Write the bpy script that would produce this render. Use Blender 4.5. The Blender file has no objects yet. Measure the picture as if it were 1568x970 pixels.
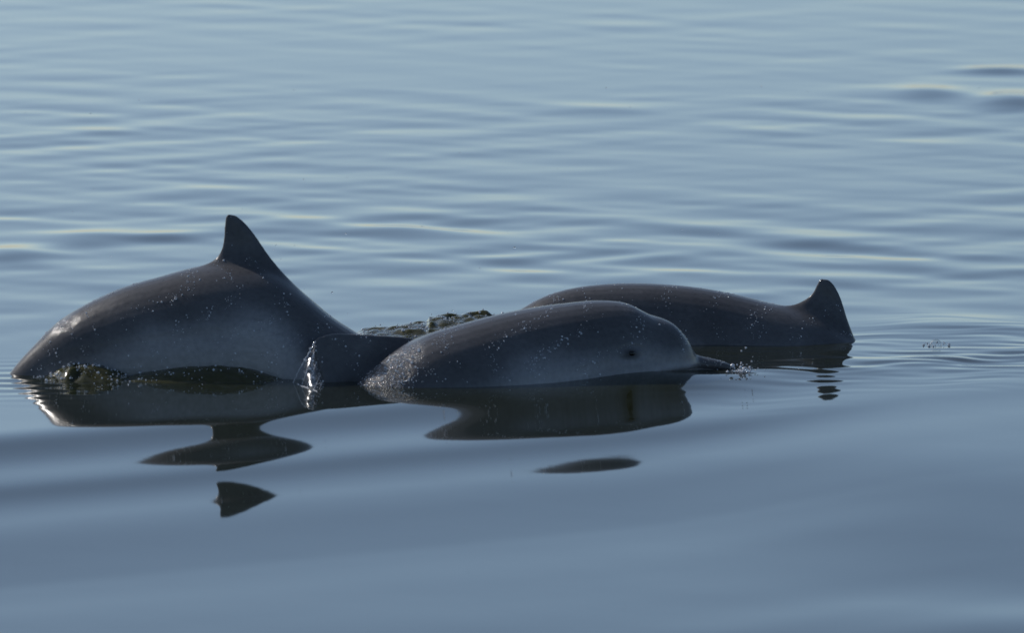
import bpy, bmesh, math, random
import numpy as np
from mathutils import Vector

random.seed(7)
rng = np.random.default_rng(11)
scene = bpy.context.scene
col = scene.collection
R = math.radians

# ------------------------------------------------------------------ camera
DEP, DIST, PXM = R(5.5), 35.0, 500.0            # depression, metres to the middle of the view, pixels per metre there
CAM = Vector((0, -DIST * math.cos(DEP), DIST * math.sin(DEP)))
cd = bpy.data.cameras.new('camera')
cam = bpy.data.objects.new('camera', cd); col.objects.link(cam)
cam.location = CAM
cam.rotation_euler = (R(90) - DEP, 0, 0)
cd.sensor_width = 36
cd.lens = 36 * DIST * PXM / 1568
cd.clip_start, cd.clip_end = 0.5, 20000
cd.dof.use_dof = True
cd.dof.focus_distance = 35.0
cd.dof.aperture_fstop = 7.0
scene.camera = cam

# ------------------------------------------------------------------ sky and sun
SUN_EL, SUN_AZ = R(36), R(-52)                   # azimuth from +Y, negative = towards -X
w = bpy.data.worlds.new('World'); scene.world = w; w.use_nodes = True
nt = w.node_tree; nt.nodes.clear()
sky = nt.nodes.new('ShaderNodeTexSky'); sky.sky_type = 'NISHITA'; sky.sun_disc = False
sky.sun_elevation = SUN_EL; sky.sun_rotation = SUN_AZ
sky.air_density = 0.68; sky.dust_density = 5.6; sky.ozone_density = 1.9; sky.altitude = 2400
bg = nt.nodes.new('ShaderNodeBackground'); bg.inputs['Strength'].default_value = 0.122
out = nt.nodes.new('ShaderNodeOutputWorld')
tint = nt.nodes.new('ShaderNodeMixRGB'); tint.blend_type = 'MULTIPLY'; tint.inputs[0].default_value = 1; tint.inputs[2].default_value = (0.97, 1.0, 0.915, 1)   # hazy air, even over the whole sky
nt.links.new(sky.outputs[0], tint.inputs[1]); nt.links.new(tint.outputs[0], bg.inputs[0]); nt.links.new(bg.outputs[0], out.inputs[0])
sd = bpy.data.lights.new('sun', 'SUN'); sd.energy = 2.3; sd.angle = R(0.5); sd.color = (1, 0.95, 0.90)
sun = bpy.data.objects.new('sun', sd); col.objects.link(sun)
S = Vector((math.sin(SUN_AZ) * math.cos(SUN_EL), math.cos(SUN_AZ) * math.cos(SUN_EL), math.sin(SUN_EL)))
sun.rotation_euler = S.to_track_quat('Z', 'Y').to_euler()
sun.location = S * 50
vs = scene.view_settings
vs.view_transform = 'Standard'; vs.look = 'None'; vs.gamma = 1; vs.use_curve_mapping = False
vs.exposure = 0.0
scene.cycles.use_denoising = True
scene.cycles.max_bounces = 8

# ------------------------------------------------------------------ helpers
FPX = PXM * DIST
def ray(px, py):
    u, v = (px - 784) / FPX, (485 - py) / FPX
    c, s = math.cos(DEP), math.sin(DEP)
    return Vector((u, c + v * s, -s + v * c))
def at(px, py, Y):
    d = ray(px, py); return CAM + d * ((Y - CAM.y) / d.y)
def ground(px, py, z=0.0):
    d = ray(px, py); return CAM + d * ((z - CAM.z) / d.z)

def tag(o, label=None, cat=None, group=None, kind=None):
    if label: o['label'] = label
    if cat: o['category'] = cat
    if group: o['group'] = group
    if kind: o['kind'] = kind
    return o
def link_mesh(name, me, m=None, parent=None, smooth=True):
    o = bpy.data.objects.new(name, me); col.objects.link(o)
    if m: me.materials.append(m)
    if smooth: me.polygons.foreach_set('use_smooth', np.ones(len(me.polygons), dtype=bool))
    if parent: o.parent = parent
    return o
def mesh_np(name, v, f):
    """verts (n,3), faces (m,4) or (m,3) -> mesh"""
    v = np.ascontiguousarray(v, dtype=np.float32); f = np.ascontiguousarray(f, dtype=np.int32)
    me = bpy.data.meshes.new(name); k = f.shape[1]
    me.vertices.add(len(v)); me.vertices.foreach_set('co', v.ravel())
    me.loops.add(f.size); me.loops.foreach_set('vertex_index', f.ravel())
    me.polygons.add(len(f))
    me.polygons.foreach_set('loop_start', np.arange(0, f.size, k, dtype=np.int32))
    me.update(calc_edges=True); me.validate()
    return me
def grid_faces(nu, nv, wrap=False):
    i, j = np.meshgrid(np.arange(nu - 1), np.arange(nv if wrap else nv - 1), indexing='ij')
    a = i * nv + j; b = i * nv + (j + 1) % nv; c = (i + 1) * nv + (j + 1) % nv; d = (i + 1) * nv + j
    return np.stack([a, d, c, b], -1).reshape(-1, 4)

# ------------------------------------------------------------------ materials
def new_mat(name):
    m = bpy.data.materials.new(name); m.use_nodes = True
    t = m.node_tree; return m, t, t.nodes['Principled BSDF']
def N(t, kind, **kw):
    n = t.nodes.new('ShaderNode' + kind)
    for k, v in kw.items():
        if k in n.inputs: n.inputs[k].default_value = v
        else: setattr(n, k, v)
    return n
def ramp(t, src, stops):
    r = t.nodes.new('ShaderNodeValToRGB'); e = r.color_ramp.elements
    while len(e) < len(stops): e.new(0.5)
    for q, (p, c) in zip(e, stops): q.position = p; q.color = c
    t.links.new(src, r.inputs[0]); return r

def water_mat():
    m, t, b = new_mat('estuary_water')
    b.inputs['Base Color'].default_value = (0.022, 0.026, 0.015, 1)
    b.inputs['Roughness'].default_value = 0.03
    b.inputs['IOR'].default_value = 1.333
    tc = N(t, 'TexCoord'); mp = N(t, 'Mapping'); mp.inputs['Scale'].default_value = (1, 1, 1)
    n1 = N(t, 'TexNoise', Scale=9.0, Detail=2.0)
    bp = N(t, 'Bump', Strength=0.02, Distance=0.004)
    t.links.new(tc.outputs['Object'], mp.inputs[0]); t.links.new(mp.outputs[0], n1.inputs['Vector'])
    t.links.new(n1.outputs[0], bp.inputs['Height']); t.links.new(bp.outputs[0], b.inputs['Normal'])
    return m
WATER = water_mat()

def splash_mat():
    m, t, b = new_mat('churned_water')
    b.inputs['Base Color'].default_value = (0.062, 0.060, 0.027, 1)
    b.inputs['Roughness'].default_value = 0.06
    b.inputs['IOR'].default_value = 1.333
    b.inputs['Subsurface Weight'].default_value = 1.0
    b.inputs['Subsurface Radius'].default_value = (0.06, 0.06, 0.03)
    b.inputs['Subsurface Scale'].default_value = 1.0
    tc = N(t, 'TexCoord')
    n1 = N(t, 'TexNoise', Scale=38.0, Detail=2.0)
    bp = N(t, 'Bump', Strength=0.22, Distance=0.01)
    t.links.new(tc.outputs['Object'], n1.inputs['Vector'])
    t.links.new(n1.outputs[0], bp.inputs['Height']); t.links.new(bp.outputs[0], b.inputs['Normal'])
    return m
SPLASH = splash_mat()

def drop_mat():
    m, t, b = new_mat('water_drop')
    b.inputs['Base Color'].default_value = (0.92, 0.94, 1, 1)  # near white: the glint of sunlit clear drops is put into the colour
    b.inputs['Roughness'].default_value = 0.12
    b.inputs['IOR'].default_value = 1.333
    b.inputs['Transmission Weight'].default_value = 0.2
    return m
DROP = drop_mat()
SPRAY = DROP.copy(); SPRAY.name = 'spray_drop'; SPRAY.node_tree.nodes['Principled BSDF'].inputs['Transmission Weight'].default_value = 0.95; SPRAY.node_tree.nodes['Principled BSDF'].inputs['Roughness'].default_value = 0.2
def film_mat():
    m, t, b = new_mat('water_film')
    t.nodes.remove(b)
    o = t.nodes['Material Output']
    tr = N(t, 'BsdfTransparent'); gl = N(t, 'BsdfGlossy', Roughness=0.2); df = N(t, 'BsdfTranslucent')
    df.inputs[0].default_value = (0.9, 0.93, 1, 1)
    fr = N(t, 'Fresnel', IOR=1.333)
    a = N(t, 'AddShader')
    tc = N(t, 'TexCoord'); mp = N(t, 'Mapping'); mp.inputs['Scale'].default_value = (130, 130, 9)
    n = N(t, 'TexNoise', Scale=1.0, Detail=4.0)
    t.links.new(tc.outputs['Object'], mp.inputs[0]); t.links.new(mp.outputs[0], n.inputs['Vector'])
    rp = ramp(t, n.outputs[0], [(0.50, (0.02, 0.02, 0.02, 1)), (0.72, (0.6, 0.6, 0.6, 1))])
    m1 = N(t, 'MixShader'); m2 = N(t, 'MixShader')
    t.links.new(rp.outputs[0], m1.inputs[0]); t.links.new(tr.outputs[0], m1.inputs[1]); t.links.new(df.outputs[0], m1.inputs[2])
    fm = N(t, 'Math', operation='MULTIPLY'); fm.inputs[1].default_value = 0.3; t.links.new(fr.outputs[0], fm.inputs[0]); t.links.new(fm.outputs[0], m2.inputs[0]); t.links.new(m1.outputs[0], m2.inputs[1]); t.links.new(gl.outputs[0], m2.inputs[2])
    t.links.new(m2.outputs[0], o.inputs[0])
    return m
FILM = film_mat()
def bubble_mat():
    m, t, b = new_mat('bubble_film')
    t.nodes.remove(b); o = t.nodes['Material Output']
    tr = N(t, 'BsdfTransparent'); gl = N(t, 'BsdfGlossy', Roughness=0.03)
    lw = N(t, 'LayerWeight', Blend=0.25)
    rp = ramp(t, lw.outputs['Facing'], [(0.0, (0.04, 0.04, 0.04, 1)), (1.0, (0.75, 0.75, 0.75, 1))])
    mx = N(t, 'MixShader')
    t.links.new(rp.outputs[0], mx.inputs[0]); t.links.new(tr.outputs[0], mx.inputs[1]); t.links.new(gl.outputs[0], mx.inputs[2])
    t.links.new(mx.outputs[0], o.inputs[0]); return m
BUBBLE = bubble_mat()

def skin_mat():
    m, t, b = new_mat('wet_dolphin_skin')
    tc = N(t, 'TexCoord')
    sh = N(t, 'Attribute', attribute_name='shade')      # 0 = dark cape, 1 = pale belly
    n1 = N(t, 'TexNoise', Scale=6.0, Detail=5.0); n2 = N(t, 'TexNoise', Scale=70.0, Detail=4.0)
    t.links.new(tc.outputs['Object'], n1.inputs['Vector']); t.links.new(tc.outputs['Object'], n2.inputs['Vector'])
    ad = N(t, 'Math', operation='MULTIPLY_ADD'); ad.inputs[1].default_value = 0.35; 
    t.links.new(n1.outputs[0], ad.inputs[0]); t.links.new(sh.outputs['Fac'], ad.inputs[2])
    c = ramp(t, ad.outputs[0], [(0.12, (0.082, 0.080, 0.084, 1)), (0.36, (0.135, 0.134, 0.142, 1)), (0.72, (0.39, 0.385, 0.41, 1)), (1.0, (0.52, 0.50, 0.50, 1))])
    # old rake marks: long thin pale scratches
    mp = N(t, 'Mapping'); mp.inputs['Scale'].default_value = (3, 3, 17); mp.inputs['Rotation'].default_value = (0, 0.5, 0)
    t.links.new(tc.outputs['Object'], mp.inputs[0])
    n3 = N(t, 'TexNoise', Scale=2.4, Detail=5.0, Distortion=1.2); t.links.new(mp.outputs[0], n3.inputs['Vector'])
    sc = ramp(t, n3.outputs[0], [(0.49, (0, 0, 0, 1)), (0.5, (1, 1, 1, 1)), (0.51, (0, 0, 0, 1))])
    msk = ramp(t, n1.outputs[0], [(0.52, (0, 0, 0, 1)), (0.65, (1, 1, 1, 1))])
    mu = N(t, 'Math', operation='MULTIPLY'); t.links.new(sc.outputs[0], mu.inputs[0]); t.links.new(msk.outputs[0], mu.inputs[1])
    mu2 = N(t, 'Math', operation='MULTIPLY'); mu2.inputs[1].default_value = 0.6; t.links.new(mu.outputs[0], mu2.inputs[0])
    mx = N(t, 'MixRGB'); mx.inputs[2].default_value = (0.20, 0.19, 0.19, 1)
    t.links.new(mu2.outputs[0], mx.inputs[0]); t.links.new(c.outputs[0], mx.inputs[1])
    # mottling
    m3 = N(t, 'MixRGB', blend_type='MULTIPLY'); m3.inputs[0].default_value = 0.5
    r2 = ramp(t, n2.outputs[0], [(0.3, (0.75, 0.75, 0.75, 1)), (0.7, (1.15, 1.15, 1.15, 1))])
    t.links.new(mx.outputs[0], m3.inputs[1]); t.links.new(r2.outputs[0], m3.inputs[2])
    ey = N(t, 'Attribute', attribute_name='eye_patch')
    m4 = N(t, 'MixRGB'); m4.inputs[2].default_value = (0.012, 0.012, 0.014, 1)
    t.links.new(ey.outputs['Fac'], m4.inputs[0]); t.links.new(m3.outputs[0], m4.inputs[1])
    t.links.new(m4.outputs[0], b.inputs['Base Color'])
    rr = ramp(t, n2.outputs[0], [(0.3, (0.26, 0.26, 0.26, 1)), (0.7, (0.40, 0.40, 0.40, 1))])
    t.links.new(rr.outputs[0], b.inputs['Roughness'])
    b.inputs['IOR'].default_value = 1.36; b.inputs['Specular IOR Level'].default_value = 0.15
    b.inputs['Coat Weight'].default_value = 0.10; b.inputs['Coat Roughness'].default_value = 0.09; b.inputs['Coat IOR'].default_value = 1.33
    bp = N(t, 'Bump', Strength=0.15, Distance=0.003); t.links.new(n2.outputs[0], bp.inputs['Height'])
    # runnels of water breaking the gloss where it streams off
    ri = N(t, 'Attribute', attribute_name='rill'); mq = N(t, 'Mapping'); mq.inputs['Scale'].default_value = (330, 330, 150)
    t.links.new(tc.outputs['Object'], mq.inputs[0]); n4 = N(t, 'TexNoise', Scale=1.0, Detail=2.0); t.links.new(mq.outputs[0], n4.inputs['Vector'])
    cw = N(t, 'Math', operation='MULTIPLY_ADD', use_clamp=True); cw.inputs[1].default_value = 1.2; cw.inputs[2].default_value = 0.22
    t.links.new(ri.outputs['Fac'], cw.inputs[0]); t.links.new(cw.outputs[0], b.inputs['Coat Weight'])
    b2 = N(t, 'Bump', Distance=0.006); t.links.new(ri.outputs['Fac'], b2.inputs['Strength']); t.links.new(n4.outputs[0], b2.inputs['Height']); t.links.new(bp.outputs[0], b2.inputs['Normal'])
    t.links.new(b2.outputs[0], b.inputs['Normal']); t.links.new(b2.outputs[0], b.inputs['Coat Normal'])
    return m
SKIN = skin_mat()
EYE, _t, _b = new_mat('dolphin_eye'); _b.inputs['Base Color'].default_value = (0.008, 0.007, 0.006, 1); _b.inputs['Roughness'].default_value = 0.08

# ------------------------------------------------------------------ where the three dolphins lie on the water
def Yrow(row): return ground(784, row).y
YL = Yrow(573)
YB = Yrow(521)
def YF(px): return Yrow(589 + (px - 600) / 400 * (572 - 589))

# ------------------------------------------------------------------ water surface
def waves():
    def axis(fine_lo, fine_hi, step, core=None, core_step=None, far=4000):
        a = list(np.arange(fine_lo, core[0], step)) + list(np.arange(core[0], core[1], core_step)) + list(np.arange(core[1], fine_hi + step, step)) if core else list(np.arange(fine_lo, fine_hi + step, step))
        s = step; hi = a[-1]; lo = a[0]; up = []; dn = []
        while hi < far: s *= 1.22; hi += s; up.append(hi)
        s = step
        while lo > -far: s *= 1.22; lo -= s; dn.append(lo)
        return np.array(dn[::-1] + a + up)
    xs = axis(-2.6, 2.6, 0.02, (-1.65, 1.65), 0.0125)
    ys = axis(-9.5, 16, 0.028, (-2.2, 2.2), 0.0125)
    X, Y = np.meshgrid(xs, ys, indexing='ij')
    H = height(X, Y)
    fade = np.clip(1 - (np.maximum(np.abs(X) - 2.6, 0) / 4), 0, 1) * np.clip(1 - np.maximum(-9.5 - Y, 0) / 4, 0, 1) * np.clip(1 - np.maximum(Y - 16, 0) / 4, 0, 1)
    v = np.stack([X, Y, H * fade], -1).reshape(-1, 3)
    f = grid_faces(len(xs), len(ys))
    return v, f

def ss(a, b, x):
    t = np.clip((x - a) / (b - a), 0, 1); return t * t * (3 - 2 * t)
def gauss(X, Y, c, sx, sy, rot=0.0):
    dx, dy = X - c[0], Y - c[1]
    cr, sr = math.cos(rot), math.sin(rot)
    u, v = dx * cr + dy * sr, -dx * sr + dy * cr
    return np.exp(-0.5 * ((u / sx) ** 2 + (v / sy) ** 2))

# the slow diagonal swell in front of the animals: phase fitted to where its backs lie
_pts = [((380, 768), 0), ((930, 727), 0), ((1265, 692), 0), ((350, 700), 1), ((650, 662), 1), ((930, 652), 1), ((1265, 612), 1), ((350, 628), 2)]
_A = np.array([[*ground(*p).xy, 1] for p, n in _pts]); _b = np.array([2 * math.pi * n for p, n in _pts])
KX, KY, K0 = np.linalg.lstsq(_A, _b, rcond=None)[0]
_w = []
for i in range(90):
    lam = rng.lognormal(math.log(0.50), 0.45); th = rng.choice([-1, 1]) * rng.normal(0.72, 0.28)
    k = 2 * math.pi / lam
    _w.append((k * math.sin(th), k * math.cos(th), rng.uniform(0, 6.28), lam))
CHOP = 0.0028
def swell_profile():
    """height of the diagonal swell along its own axis: long gentle waves, each face a degree or two steep"""
    rows = np.array([574, 590, 610, 629, 640, 646, 652, 668, 685, 697, 708, 718, 726, 735, 750, 768, 782, 796, 808, 822, 845, 870])
    zpx  = np.array([1,   17,  37,  52, 120, 165, 186, 176, 132, 116, 150, 230, 275, 245, 195, 165, 212, 250, 275, 285, 294, 306])
    y, h = YL, 0.0; ys, hs = [y], [h]
    cz, cy = CAM.z, CAM.y
    for r in np.arange(575, 1500, 0.5):
        d = ray(365, r); td = -d.z / d.y
        if r <= 870:
            zt = at(365, 573 - np.interp(r, rows, zpx), YL).z
            sl = 0.5 * (math.atan2(zt - h, max(YL - y, 0.05)) - math.atan(td))
            sl = min(max(sl, -0.04), 0.085)
        else:
            sl = 0.0105 + 0.0045 * math.sin((r - 812) / 62 * 2 * math.pi + 0.9) * (0.55 + 0.45 * math.sin(r / 41))
        dy = (h - (cz - (y - cy) * td)) / (td + sl)
        y -= dy; h -= sl * dy; ys.append(y); hs.append(h)
    ys, hs = np.array(ys[::-1]), np.array(hs[::-1])
    yy = np.arange(-14, 12, 0.02); hh = np.interp(yy, ys, hs)
    k = np.exp(-0.5 * (np.arange(-12, 13) * 0.02 / 0.05) ** 2); k /= k.sum()
    return yy, np.convolve(np.pad(hh, 12, mode='edge'), k, 'valid')
PY, PH = swell_profile()
ETA0 = ground(365, 700).x
def height(X, Y):
    H = np.zeros_like(X)
    eta = Y + (KX / KY) * (X - ETA0)
    H += np.interp(eta, PY, PH) * (1 - 0.75 * ss(0.30, 1.25, X) * (0.35 + 0.65 * ss(-6.5, -3.5, Y)))
    fg = 0.62 * (1 - ss(-8.2, -6.2, Y)) + 0.18 * (1 - ss(-5, -3, Y)) * ss(0.5, 1.0, X)
    for kx, ky, ph, a in ((0.9, 3.6, 0.4, .0034), (-1.4, 5.2, 2.0, .0026), (2.0, 4.4, 4.1, .0026), (0.5, 7.4, 1.1, .0014), (-0.8, 2.4, 5.0, .0042)):
        H += fg * a * np.sin(kx * X + ky * Y + ph)
    near = 0.06 + 0.94 * ss(-1.2, 2.2, Y)
    C = np.zeros_like(X)
    vis = (np.abs(X) < 7) & (Y > -14) & (Y < 21)
    Xv, Yv = X[vis], Y[vis]; Cv = np.zeros_like(Xv)
    for kx, ky, ph, lam in _w: Cv += (lam / 6.28) * np.sin(kx * Xv + ky * Yv + ph)
    C[vis] = Cv
    H += CHOP * C * near * (1 - 0.62 * ss(2, 11, Y)) * (0.8 + 0.45 * np.sin(0.9 * X + 1.3 * np.sin(0.45 * Y)) * np.sin(0.8 * Y + 0.7 * X))
    return H + local(X, Y)

def local(X, Y):
    H = np.zeros_like(X)
    # water heaped against the left animal's flank
    g1 = ground(140, 578); g2 = ground(330, 581)
    n = np.sin(X * 61 + 3 * np.sin(Y * 33)) * 0.5 + np.sin(X * 113 + Y * 71) * 0.3
    H += gauss(X, Y, g1, 0.11, 0.10) * 0.006 * (1 + 0.16 * n) + gauss(X, Y, g2, 0.19, 0.10) * 0.006
    # bow wave beside the front animal's head
    H += gauss(X, Y, ground(965, 578), 0.15, 0.16) * 0.022
    # wake ripples round the right-hand fin and the front animal's beak
    wob = 0.5 * np.sin(X * 9 + 2.1 * np.sin(Y * 4.3)) + 0.4 * np.sin(X * 17 - Y * 6 + 1)
    brk = 0.5 + 0.5 * np.sin(X * 5.3 + 1.7 * np.sin(Y * 3.1 + 0.6))
    c = ground(1330, 533); r = np.hypot((X - c[0]) * 0.8, (Y - c[1]))
    H += 0.0016 * np.sin(r * 21 + wob * 1.1) * np.exp(-((r - 0.35) / 0.38) ** 2) * (0.35 + 0.65 * brk)
    c = ground(1180, 566); g = np.exp(-(((X - c[0]) / 0.24) ** 2 + ((Y - c[1]) / 0.62) ** 2))
    H += 0.5 * g * (0.0024 * np.sin(Y * 31 + X * 5 + wob * 1.9) + 0.0016 * np.sin(Y * 52 - X * 9 + wob * 3 + 2)) * (0.3 + 0.7 * brk)
    c = ground(1440, 535); g = np.exp(-(((X - c[0]) / 0.36) ** 2 + ((Y - c[1]) / 0.62) ** 2))
    H += g * (0.0017 * np.sin(Y * 26 - X * 7 + wob * 2.2) + 0.0011 * np.sin(Y * 41 + X * 12 + wob * 3 + 1) + 0.0008 * np.sin(Y * 63 - X * 4 + wob * 4)) * (0.25 + 0.75 * brk)
    c = ground(60, 585); g = np.exp(-(((X - c[0]) / 0.16) ** 2 + ((Y - c[1]) / 0.4) ** 2))
    H += g * 0.0015 * np.sin(Y * 45 + wob * 2)
    # larger lone swells
    for (px, py), sx, sy, a in (((1555, 155), .11, .26, .025), ((1425, 142), .10, .24, .015), ((1530, 108), .12, .14, .012), ((20, 390), .10, .17, .016), ((140, 362), .10, .14, .010), ((265, 362), .09, .12, .007), ((1450, 500), .17, .22, .009), ((930, 168), .14, .2, .005), ((620, 352), .1, .12, .008)):
        g = ground(px, py); H += gauss(X, Y, g, sx, sy) * a
    return H

v, f = waves()
water = link_mesh('water', mesh_np('water', v, f), WATER)
tag(water, 'calm blue grey estuary water with gentle ripples', 'water', kind='structure')

# ------------------------------------------------------------------ dolphins
def spline(P, n):
    """Catmull-Rom through rows of P, n samples by chord length"""
    P = np.asarray(P, float); d = np.r_[0, np.cumsum(np.linalg.norm(np.diff(P[:, :3], axis=0), axis=1) ** 0.7)]
    tt = np.linspace(0, d[-1], n); o = np.empty((n, P.shape[1]))
    m = np.gradient(P, d, axis=0)
    for j, t in enumerate(tt):
        i = min(np.searchsorted(d, t, 'right') - 1, len(d) - 2); h = d[i + 1] - d[i]; s = (t - d[i]) / h
        o[j] = (2*s**3-3*s**2+1)*P[i] + (s**3-2*s**2+s)*h*m[i] + (-2*s**3+3*s**2)*P[i+1] + (s**3-s**2)*h*m[i+1]
    return o
def add_loft(bm, rings):
    n = len(rings[0]); V = [[bm.verts.new(p) for p in r] for r in rings]
    for a, b in zip(V[:-1], V[1:]):
        for k in range(n): bm.faces.new((a[k], a[(k + 1) % n], b[(k + 1) % n], b[k]))
    bm.faces.new(V[0][::-1]); bm.faces.new(V[-1])
def wing_ring(le, te, thick, nrm, n=12):
    """closed aerofoil section from leading point to trailing point"""
    le, te, nrm = np.array(le), np.array(te), np.array(nrm)
    up, lo = [], []
    for k in range(n + 1):
        s = 0.5 - 0.5 * math.cos(math.pi * k / n)
        tk = 0.0055 + thick * 1.6 * (math.sqrt(max(s, 0)) * (1 - s) ** 0.8)
        p = le + (te - le) * s
        up.append(p + nrm * tk); lo.append(p - nrm * tk)
    return [tuple(p) for p in up + lo[::-1]]

def dolphin(stations, Yf, fin, roll, voxel=0.0042, base_out=0.0, smooth_root=True):
    """stations: ((top px), (bottom px), half width) from tail to beak; fin: list of (leading px, trailing px, half thickness)"""
    tops, bots, ws = [], [], []
    for t, b, hw in stations:
        tops.append(at(t[0], t[1], Yf(t[0]))); bots.append(at(b[0], b[1], Yf(b[0]))); ws.append(hw)
    P = spline([list(a) + list(b) + [q] for a, b, q in zip(tops, bots, ws)], 110)
    T, B, Wd = P[:, :3], P[:, 3:6], P[:, 6]
    fwd = (T[-1] - T[0]); fwd[2] = 0; fwd /= np.linalg.norm(fwd)
    lat = np.array([-fwd[1], fwd[0], 0])            # away from the camera
    cen = (T + B) / 2
    bm = bmesh.new(); rings = []
    for i in range(len(P)):
        a = (T[i] - B[i]) / 2; r = []
        for k in range(36):
            th = 2 * math.pi * k / 36; c, s = math.cos(th), math.sin(th)
            e = 0.92
            r.append(tuple(cen[i] + a * (math.copysign(abs(c) ** e, c)) + lat * Wd[i] * math.copysign(abs(s) ** e, s)))
        rings.append(r)
    add_loft(bm, rings)
    # dorsal fin
    fl = [list(at(l[0], l[1], Yf(l[0]))) + list(at(t[0], t[1], Yf(t[0]))) + [th] for l, t, th in fin]
    F = spline(fl, 40)
    z0 = F[0][2]; fr = []
    for q in F:
        le, te = q[:3].copy(), q[3:6].copy()
        for p in (le, te): p += np.array([-0.004 if base_out else 0, base_out + math.tan(roll) * max(p[2], 0), -0.096 * base_out])
        fr.append(wing_ring(le, te, q[6], lat))
    add_loft(bm, fr)
    # flukes: two swept blades at the end of the tail stock
    tan = cen[0] - cen[6]; tan /= np.linalg.norm(tan)
    up = np.cross(tan, lat); up /= np.linalg.norm(up)
    o = cen[0]
    for sgn in (1, -1):
        rr = []
        for s, le, te, th in ((-.03, -.10, .10, .022), (.04, -.085, .115, .02), (.10, -.03, .125, .014), (.17, .03, .13, .009), (.22, .085, .135, .006), (.245, .12, .14, .004)):
            rr.append(wing_ring(o + lat * sgn * s + tan * le, o + lat * sgn * s + tan * te, th, up))
        add_loft(bm, rr)
    # flippers
    j = 82; axis = cen[j + 3] - cen[j - 3]; axis /= np.linalg.norm(axis)
    dn = -(T[j] - B[j]) / np.linalg.norm(T[j] - B[j])
    for sgn in (1, -1):
        root = cen[j] + lat * sgn * Wd[j] * 0.75 + dn * 0.09
        d = dn * 0.75 + lat * sgn * 0.5 - axis * 0.42; d /= np.linalg.norm(d); nn = np.cross(d, axis); nn /= np.linalg.norm(nn)
        rr = []
        for s, le, te, th in ((-.03, .07, -.06, .022), (.05, .065, -.065, .018), (.14, .035, -.07, .013), (.22, -.015, -.075, .008), (.265, -.06, -.085, .005)):
            c = root + d * s; rr.append(wing_ring(c + axis * le, c + axis * te, th, nn))
        add_loft(bm, rr)
    bmesh.ops.recalc_face_normals(bm, faces=bm.faces[:])
    me = bpy.data.meshes.new('raw'); bm.to_mesh(me); bm.free()
    o = bpy.data.objects.new('raw', me); col.objects.link(o)
    md = o.modifiers.new('r', 'REMESH'); md.mode = 'VOXEL'; md.voxel_size = voxel; md.use_smooth_shade = True
    sm = o.modifiers.new('s', 'SMOOTH'); sm.factor = 0.5; sm.iterations = 14
    ev = o.evaluated_get(bpy.context.evaluated_depsgraph_get())
    res = bpy.data.meshes.new_from_object(ev)
    bpy.data.objects.remove(o); bpy.data.meshes.remove(me)
    nv = len(res.vertices); c = np.empty(nv * 3, np.float32); res.vertices.foreach_get('co', c); c = c.reshape(-1, 3).astype(float)
    ed = np.empty(len(res.edges) * 2, np.int32); res.edges.foreach_get('vertices', ed); ed = ed.reshape(-1, 2)
    # distance to the line where fin and back meet
    fo = np.array([(q[:3] + q[3:6]) / 2 for q in F]); fx0, fx1 = F[:14, 0].max(), F[:14, 3].min()
    Tx = T[np.argsort(T[:, 0])]; zr = np.interp(c[:, 0], Tx[:, 0], Tx[:, 2])
    m = np.exp(-((c[:, 2] - zr - 0.005) / 0.05) ** 2) * np.clip((c[:, 0] - min(fx0, fx1) + 0.02) / 0.04, 0, 1) * np.clip((max(fx0, fx1) + 0.02 - c[:, 0]) / 0.04, 0, 1) if smooth_root else np.zeros(nv)
    act = m > 0.02; ea = ed[act[ed[:, 0]] | act[ed[:, 1]]]
    deg = np.bincount(ea.ravel(), minlength=nv).astype(float); deg[deg == 0] = 1
    for _ in range(120 if smooth_root else 0):
        acc = np.stack([np.bincount(ea[:, 0], c[ea[:, 1], k], nv) + np.bincount(ea[:, 1], c[ea[:, 0], k], nv) for k in range(3)], -1) / deg[:, None]
        dl = (acc - c) * (0.6 * m)[:, None]; c = np.where(act[:, None], c + dl, c)
    res.vertices.foreach_set('co', c.astype(np.float32).ravel()); res.update()
    return res, (T, B, Wd, cen, lat)

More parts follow.
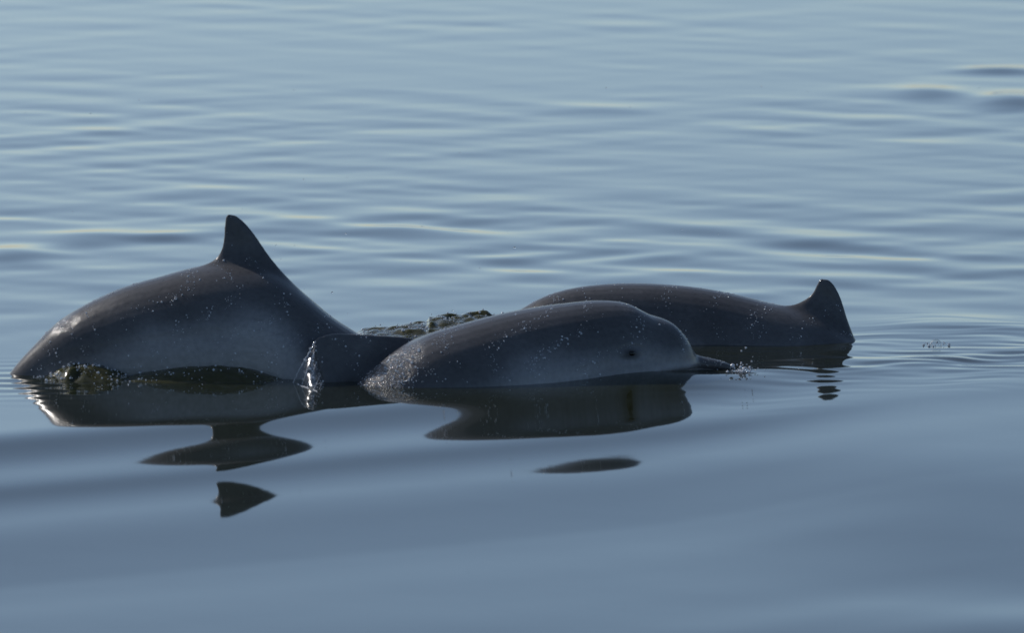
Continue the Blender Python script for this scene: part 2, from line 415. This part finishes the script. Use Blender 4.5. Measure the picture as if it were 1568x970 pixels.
def finish(name, me, info, label, eye_px=None, Yf=None, mouth=None, rills=()):
    T, B, Wd, cen, lat = info
    n = len(me.vertices); co = np.empty(n * 3, np.float32); me.vertices.foreach_get('co', co); co = co.reshape(-1, 3)
    # nearest station -> how far down the flank the skin lies: cape, flank, belly
    idx = np.empty(n, int)
    for s in range(0, n, 20000):
        d = ((co[s:s + 20000, None, :] - cen[None]) ** 2).sum(-1); idx[s:s + 20000] = d.argmin(1)
    ax = (T - B); L = np.linalg.norm(ax, axis=1)
    hgt = ((co - cen[idx]) * (ax / L[:, None])[idx]).sum(1) / (L[idx] / 2)      # +1 ridge, -1 belly
    wav = 0.10 * np.sin(co[:, 0] * 7.3 + 1.0) + 0.07 * np.sin(co[:, 0] * 17.1 + co[:, 2] * 9); q = np.clip((0.86 - hgt + wav) / 1.7, 0, 1); shade = 0.02 + 0.88 * q * q * (3 - 2 * q); shade = np.where(hgt > 1.05, np.minimum(0.02 + 0.5 * (hgt - 1.05), 0.14), shade)
    shade = shade * (1 - 0.62 * ss(94, 104, idx.astype(float)))      # dark forehead and beak
    eye = np.zeros(n); rill = np.full(n, 0.02)
    for px, py, sx, sy, amt in rills:
        c = np.array(at(px, py, Yf(px))); rill = np.maximum(rill, amt * np.exp(-((co[:, 0] - c[0]) / sx) ** 2 - ((co[:, 2] - c[2]) / sy) ** 2))
    # fix the origin at the thing's base
    org = np.array([cen[:, 0].mean(), cen[:, 1].mean(), 0.0])
    if mouth is not None:
        me.update(); nr = np.empty(n * 3, np.float32); me.vertices.foreach_get('normal', nr); nr = nr.reshape(-1, 3)
        near = (nr @ lat) < 0.2
        dmin = np.full(n, 9.0)
        for a, b in zip(mouth[:-1], mouth[1:]):
            pa, pb = np.array(at(*a, Yf(a[0]))), np.array(at(*b, Yf(b[0])))
            q = co - pa; q[:, 1] = 0; e = pb - pa; e[1] = 0
            tt = np.clip((q @ e) / (e @ e), 0, 1)[:, None]; dd = np.linalg.norm(q - tt * e, axis=1); dmin = np.minimum(dmin, dd)
        gr = np.exp(-(dmin / 0.007) ** 2) * 0.006 - np.exp(-((dmin - 0.016) / 0.010) ** 2) * 0.0025
        co = co - nr * gr[:, None].astype(np.float32)
        eye = np.maximum(eye, 0.6 * np.exp(-(dmin / 0.006) ** 2))
    ec = None
    if eye_px is not None:
        p = at(*eye_px, Yf(eye_px[0])); d = ray(*eye_px); d.normalize()
        q = co - np.array(CAM); al = q @ np.array(d); off = np.linalg.norm(q - al[:, None] * np.array(d), axis=1)
        c = np.where(off < 0.012)[0]; k = c[al[c].argmin()]; ec = co[k].copy()
        dx = co[:, 0] - ec[0]; dz = co[:, 2] - ec[2]; dy = co[:, 1] - ec[1]
        r = np.sqrt((dx / 0.024) ** 2 + (dz / 0.0125) ** 2 + (dy / 0.06) ** 2)
        eye = np.maximum(eye, 0.85 * np.exp(-r ** 2)); 
        bulge = np.exp(-r ** 2) * 0.005 - 0.0025 * np.exp(-((r - 1.6) / 0.5) ** 2)
        co[:, 1] -= bulge
    me.vertices.foreach_set('co', (co - org).astype(np.float32).ravel())
    for nm, arr in (('shade', shade), ('eye_patch', eye), ('rill', rill)):
        a = me.attributes.new(nm, 'FLOAT', 'POINT'); a.data.foreach_set('value', arr.astype(np.float32))
    me.name = name; me.update()
    o = link_mesh(name, me, SKIN); o.location = org
    tag(o, label, 'dolphin', 'dolphins surfacing together')
    if ec is not None:
        bm = bmesh.new(); bmesh.ops.create_uvsphere(bm, u_segments=20, v_segments=12, radius=0.0095)
        for q in bm.verts: q.co.x *= 1.35; q.co.z *= 0.85
        m2 = bpy.data.meshes.new('eye'); bm.to_mesh(m2); bm.free()
        e = link_mesh('eye', m2, EYE, o); e.location = Vector(ec) - Vector(org) + Vector((0, 0.0005, 0))
    return o, co

FLUKE = 0
left_st = [((-60, 690), (-40, 704), .028), ((-25, 640), (20, 668), .045), ((20, 565), (88, 622), .072), ((55, 526), (135, 610), .10), ((90, 492), (173, 602), .13), ((140, 462), (212, 604), .155), ((190, 440), (250, 606), .175), ((245, 424), (298, 607), .19),
    ((300, 409), (345, 608), .20), ((360, 404), (375, 610), .205), ((420, 416), (400, 614), .205), ((460, 445), (415, 622), .205), ((510, 487), (428, 645), .20), ((556, 517), (455, 675), .195), ((620, 570), (515, 735), .185), ((680, 630), (590, 782), .165), ((728, 682), (660, 800), .125),
    ((752, 735), (715, 790), .06), ((775, 765), (752, 795), .038), ((797, 790), (785, 803), .018)]
left_fin = [((462, 490), (280, 460), .11), ((478, 462), (275, 417), .085), ((463, 446), (298, 409), .060), ((449, 431), (313, 403), .044), ((437, 417), (325, 396), .031), ((423, 400), (334, 385), .020), ((408, 382), (340, 370), .010), ((394, 364), (343, 355), .009), ((380, 347), (344, 343), .007), ((369, 336), (345, 334), .005), ((360, 329.5), (348, 328), .003)]
me, inf = dolphin(left_st, lambda p: YL, left_fin, 0.0)
dL, coL = finish('dolphin', me, inf, 'dolphin with a tall pointed dorsal fin and highly arched back', Yf=lambda p: YL, rills=[(98, 490, .045, .04, .5), (170, 455, .12, .05, .08)])

back_st = [((655, 590), (675, 606), .028), ((690, 552), (730, 590), .05), ((745, 505), (790, 585), .075), ((797, 474), (845, 592), .10), ((832, 455), (870, 597), .115), ((870, 443), (900, 602), .125), ((920, 436), (935, 608), .14), ((970, 434), (980, 614), .155), ((1020, 436), (1022, 622), .165), ((1070, 441), (1065, 630), .175), ((1120, 450), (1105, 640), .185),
    ((1165, 461), (1140, 648), .195), ((1205, 470), (1165, 655), .20), ((1250, 484), (1195, 665), .20), ((1290, 508), (1215, 685), .20), ((1340, 550), (1255, 722), .19), ((1410, 612), (1325, 775), .17), ((1465, 672), (1400, 803), .13), ((1490, 730), (1455, 790), .065), ((1512, 762), (1492, 795), .038), ((1535, 790), (1524, 803), .018)]
back_fin = [((1324, 560), (1170, 520), .11), ((1315, 534), (1178, 470), .080), ((1309, 514), (1202, 468), .056), ((1304, 500), (1220, 462), .038), ((1299, 488), (1231, 456), .026), ((1293, 471), (1241, 450), .011), ((1287, 455), (1247, 442), .009), ((1281, 443), (1251, 435), .007), ((1275, 434), (1254, 430), .005), ((1268, 428), (1258, 427), .003)]
me, inf = dolphin(back_st, lambda p: YB, back_fin, 0.0)
dB, coB = finish('dolphin', me, inf, 'dolphin with a low smooth back and small hooked fin, behind the one showing its eye')

front_st = [((318, 780), (328, 798), .028), ((395, 720), (425, 762), .05), ((480, 650), (540, 725), .10), ((530, 608), (608, 715), .14), ((570, 574), (660, 706), .165), ((605, 545), (700, 700), .185), ((642, 521), (735, 692), .20), ((700, 501), (780, 684), .205), ((770, 482), (830, 675), .20), ((820, 472), (860, 668), .195), ((870, 465), (890, 658), .185), ((910, 461), (920, 647), .175), ((937, 461), (940, 640), .168), ((957, 464), (958, 633), .16), ((976, 473), (976, 626), .15), ((992, 481), (992, 618), .142), ((1006, 485), (1006, 612), .134),
    ((1021, 491), (1020, 605), .122), ((1034, 502), (1033, 598), .104), ((1045, 516), (1043, 592), .084), ((1054, 531), (1052, 588), .064), ((1062, 541), (1061, 583), .050), ((1073, 545.5), (1072, 580), .044), ((1090, 549.5), (1089, 577), .038), ((1108, 555), (1107, 574), .030), ((1121, 561), (1120, 570), .017)]
front_fin = [((700, 560), (520, 640), .030), ((680, 535), (500, 600), .026), ((655, 525), (494, 580), .018), ((625, 519), (488, 562), .014), ((595, 516.5), (484, 548), .011), ((565, 515), (481, 538), .009), ((540, 513.5), (480, 530), .007), ((520, 513), (482, 524), .005), ((505, 514), (488, 519), .003)]
me, inf = dolphin(front_st, YF, front_fin, 0.25, base_out=0.115, smooth_root=False)
dF, coF = finish('dolphin', me, inf, 'dolphin with its rounded forehead, dark eye and short beak above the water', eye_px=(972, 543), Yf=YF,
    mouth=[(1116, 569), (1095, 564), (1070, 562), (1040, 563), (1012, 566)], rills=[(610, 572, .05, .065, 1.0), (640, 535, .03, .05, .5), (556, 585, .03, .03, .7)])

# ------------------------------------------------------------------ small water things
ICO = None
def drops(name, pts, rad, parent=None, stretch=None):
    """many tiny drops as one mesh"""
    bm = bmesh.new(); bmesh.ops.create_icosphere(bm, subdivisions=1, radius=1)
    V = np.array([q.co[:] for q in bm.verts]); bm.verts.index_update(); Fc = np.array([[q.index for q in p.verts] for p in bm.faces]); bm.free()
    pts = np.asarray(pts); rad = np.asarray(rad)
    vv = V[None] * rad[:, None, None]
    if stretch is not None: vv = vv * np.asarray(stretch)[:, None, :]
    vv = vv + pts[:, None, :]
    ff = Fc[None] + (np.arange(len(pts)) * len(V))[:, None, None]
    return link_mesh(name, mesh_np(name, vv.reshape(-1, 3), ff.reshape(-1, 3)), DROP, parent)

def beads(o, count, lo=0.0):
    me = o.data; n = len(me.vertices); co = np.empty(n * 3, np.float32); me.vertices.foreach_get('co', co); co = co.reshape(-1, 3)
    ok = np.where(co[:, 2] > 0.015)[0]
    cl = np.sin(co[ok, 0] * 9.1 + co[ok, 2] * 13) + np.sin(co[ok, 0] * 21 - co[ok, 2] * 17 + 1.3) + 2.4
    cl = cl * np.clip(np.sin(co[ok, 0] * 47 + 4 * np.sin(co[ok, 2] * 19 + co[ok, 0] * 5)) + 0.25, 0.03, 2) ** 1.5
    k = rng.choice(ok, count, replace=False, p=cl / cl.sum())
    rad = np.minimum(rng.lognormal(math.log(0.0011), 0.5, count), 0.0032)
    b = drops('water_beads', co[k], rad, o); tag(b, kind='stuff')
for o, c in ((dL, 1300), (dB, 600), (dF, 1100)): beads(o, c)


# wet patches thick with white drops, which stand in for the sun's sparkle
def patch(o, co, px, py, Y, sx, sy, count, r0):
    """drops on the skin round one spot of an animal"""
    c = np.array(at(px, py, Y)); lo = co - c
    d2 = (lo[:, 0] / sx) ** 2 + (lo[:, 2] / sy) ** 2
    ok = np.where((d2 < 6) & (lo[:, 1] < 0.02) & (co[:, 2] > -0.005))[0]
    if len(ok) == 0: return
    p = np.exp(-0.5 * d2[ok]); k = rng.choice(ok, min(count, len(ok)), replace=False, p=p / p.sum())
    b = drops('water_beads', co[k] - np.array(o.location), rng.lognormal(math.log(r0), 0.4, len(k)), o); tag(b, kind='stuff')
patch(dF, coF, 608, 572, YF(612), .04, .05, 300, 0.0016)
patch(dF, coF, 632, 540, YF(632), .03, .05, 60, 0.0016)
patch(dF, coF, 556, 585, YF(556), .03, .03, 60, 0.0016)

def tube_mesh(name, pts, rad, m, parent=None, seg=8):
    pts = np.asarray(pts, float); n = len(pts); rad = np.broadcast_to(rad, n)
    tn = np.gradient(pts, axis=0); tn /= np.linalg.norm(tn, axis=1)[:, None]
    a = np.cross(tn, [0.3, 1, 0.2]); a /= np.linalg.norm(a, axis=1)[:, None]; b = np.cross(tn, a)
    th = np.linspace(0, 2 * np.pi, seg, endpoint=False)
    v = pts[:, None] + rad[:, None, None] * (a[:, None] * np.cos(th)[None, :, None] + b[:, None] * np.sin(th)[None, :, None])
    return link_mesh(name, mesh_np(name, v.reshape(-1, 3), grid_faces(n, seg, True)), m, parent)

# churned water left behind the front animal
def splash(top, row, half, label, rough, froth, seed):
    r2 = np.random.default_rng(seed)
    top = np.array(top, float); x0, x1 = top[0, 0], top[-1, 0]
    nu, nv = int((x1 - x0) * 0.8), 60
    px = np.linspace(x0, x1, nu); tp = np.interp(px, top[:, 0], top[:, 1])
    Y0 = Yrow(row); v = np.zeros((nu, nv, 3)); s = np.linspace(-1, 1, nv)
    ph = r2.uniform(0, 6.28, 26); kk = r2.normal(0, 1, (26, 2)) * 55; am = 1 / (1 + np.linalg.norm(kk, axis=1) / 26)
    for i in range(nu):
        p = at(px[i], tp[i], Y0 + 0.25 * half); hh = max(p.z, 0.004)
        prof = np.where(s < 0.25, np.clip(np.cos((s - 0.25) / 1.25 * np.pi / 2), 0, 1) ** 0.75, np.clip(np.cos((s - 0.25) / 0.75 * np.pi / 2), 0, 1) ** 0.5)
        y = Y0 + s * half
        nz = sum(a * np.sin(k[0] * p.x + k[1] * y + f) for a, k, f in zip(am, kk, ph)) / 4.5
        nz = (np.abs(nz) - 0.25) * rough
        hw = height(np.full(nv, p.x), y)
        z = hw - 0.006 + prof * hh * (1 + 0.30 * nz) - 0.012 * (1 - prof) + 0.006 * nz * prof
        v[i, :, 0] = p.x + 0.006 * nz; v[i, :, 1] = y - 0.02 * nz * prof; v[i, :, 2] = z
    o = link_mesh('splash', mesh_np('splash', v.reshape(-1, 3), grid_faces(nu, nv)), SPLASH)
    tag(o, label, 'splash')
    k = r2.integers(0, nu, froth); j = r2.integers(8, 46, froth)
    pts = v[k, j] + np.stack([np.zeros(froth), np.full(froth, -0.002), r2.exponential(0.003, froth)], -1)
    b = drops('froth', pts, np.minimum(r2.lognormal(math.log(0.0017), 0.5, froth), .005), o); tag(b, kind='stuff')
splash([[540, 512], [556, 503], [590, 500], [625, 494], [653, 491], [658, 484], [690, 482], [705, 479], [745, 478], [753, 483], [775, 480], [800, 476], [830, 482]], 520, 0.24,
    'olive churned splash of water behind the front dolphin', 1.0, 230, 3)
splash([[55, 581], [80, 571], [105, 560], [130, 554], [158, 556], [178, 564], [200, 573], [215, 581]], 581, 0.13, 'low glittering heap of water against the tail of the arched dolphin', 1.5, 220, 5)
splash([[185, 581], [205, 574], [240, 567], [290, 559], [340, 558], [390, 564], [425, 575], [450, 583]], 583, 0.13, 'smooth dark swell of water along the flank of the arched dolphin', 0.30, 90, 6)

# thin sheet of water pouring off the trailing edge of the front animal's fin
def sheet():
    Ya = YF(490) + 0.15
    def ed(u):
        q = np.array([[483, 523], [481, 540], [488, 566], [498, 592]]); t = u * 3; i = min(int(t), 2); f = t - i
        p = q[i] * (1 - f) + q[i + 1] * f; return np.array(at(p[0], p[1], Ya - 0.07))
    def ba(u):
        p = np.array([447, 587]) * (1 - u) + np.array([487, 602]) * u; return np.array(ground(p[0], p[1])) - np.array([0, 0, .006])
    nu, nv = 22, 30; v = np.zeros((nu, nv, 3))
    for i in range(nu):
        for j in range(nv):
            a, b = i / (nu - 1), j / (nv - 1)
            p = ed(a) * (1 - b) + ba(a) * b
            p[2] += 0.02 * b * (1 - b) * (1 - a); p[1] -= 0.03 * math.sin(math.pi * b) + 0.004 * math.sin(a * 19 + b * 6)
            v[i, j] = p
    o = link_mesh('water_sheet', mesh_np('water_sheet', v.reshape(-1, 3), grid_faces(nu, nv)), FILM)
    tag(o, 'thin clear sheet of water pouring off the half sunk fin', 'water sheet')
    jit = lambda P: P + rng.normal(0, 0.0008, P.shape)
    tube_mesh('rim', jit(v[0]), 0.0014 + 0.0005 * np.sin(np.arange(nv) * 1.7), DROP, o)
    tube_mesh('rim', jit(v[:, -1] + np.array([0, 0, .008])), 0.0013, DROP, o)
    for a in (7, 11, 16, 19):
        tube_mesh('trickle', jit(v[a] + np.array([0, -.002, 0])), 0.0006 + 0.0004 * np.sin(np.arange(nv) * 2.3 + a), DROP, o)
    k = rng.integers(0, nu, 90); j = rng.integers(0, nv, 90)
    b = drops('droplets', v[k, j] + rng.normal(0, .003, (90, 3)), rng.lognormal(math.log(0.0014), 0.4, 90), o); tag(b, kind='stuff')
sheet()

# bubbles
def bubble(px, py, r, label, n_beads, spread):
    c = ground(px, py)
    z0 = float(height(np.array([[c.x]]), np.array([[c.y]]))[0, 0])
    bm = bmesh.new(); bmesh.ops.create_uvsphere(bm, u_segments=28, v_segments=18, radius=r)
    bmesh.ops.delete(bm, geom=[q for q in bm.verts if q.co.z < -0.25 * r], context='VERTS')
    me = bpy.data.meshes.new('bubble'); bm.to_mesh(me); bm.free()
    o = link_mesh('bubble', me, BUBBLE); o.location = (c.x, c.y, z0)
    tag(o, label, 'bubble', 'bubbles floating on the water')
    if n_beads:
        t = rng.uniform(-1, 1, n_beads); pts = np.stack([t * spread, rng.normal(0, .05, n_beads), rng.uniform(0, .004, n_beads)], -1)
        b = drops('froth', pts, rng.lognormal(math.log(0.0018), 0.45, n_beads), o); tag(b, kind='stuff')
bubble(1433, 529, .018, 'clear domed bubble with a fringe of froth on open water', 22, .045)
bubble(1112, 567, .015, 'small clear bubble touching the tip of the beak', 10, .03)

# little crown of water thrown up by the beak
pts = []
for k in range(70):
    px, py = rng.normal(1138, 5 if k % 2 else 14), 571 - abs(rng.normal(0, 4 if k % 3 else 13))
    g = ground(1138, 573); pts.append(at(px, py, g.y + rng.normal(0, .03)))
s1 = drops('beak_splash', pts, rng.lognormal(math.log(0.0026), 0.5, len(pts)))
tag(s1, 'little crown of bright drops thrown up ahead of the beak', 'splash', kind='stuff')

# spray hanging in the air, and white flecks imitating sun glints along the left animal's waterline
pts, rd = [], []
for k in range(120):
    px, py = (rng.normal(640, 160), rng.normal(440, 70)) if k % 2 else (rng.uniform(30, 1540), rng.uniform(120, 640))
    Y = rng.uniform(YL - .6, YB + .5); p = at(px, py, Y)
    if p.z > 0.02: pts.append(p); rd.append(min(rng.lognormal(math.log(0.0014), 0.4), .004))
sp = drops('spray', pts, rd); sp.data.materials[0] = SPRAY; tag(sp, 'fine drops of spray hanging in the air', 'spray', kind='stuff')
pts, rd = [], []
for k in range(330):
    if k % 3: px = rng.normal(150, 38); py = 568 + rng.normal(0, 5)
    else: px = rng.uniform(70, 450); py = rng.normal(569, 6)
    g = ground(px, py + 8); z = float(height(np.array([[g.x]]), np.array([[g.y]]))[0, 0])
    g2 = (g.x, g.y, z + .0005); pts.append(g2); rd.append(min(rng.lognormal(math.log(0.0016), 0.45), .005))
fr = drops('froth', pts, rd); tag(fr, 'white flecks imitating glints on the water along the flank of the dolphin with the tall fin', 'froth', kind='stuff')
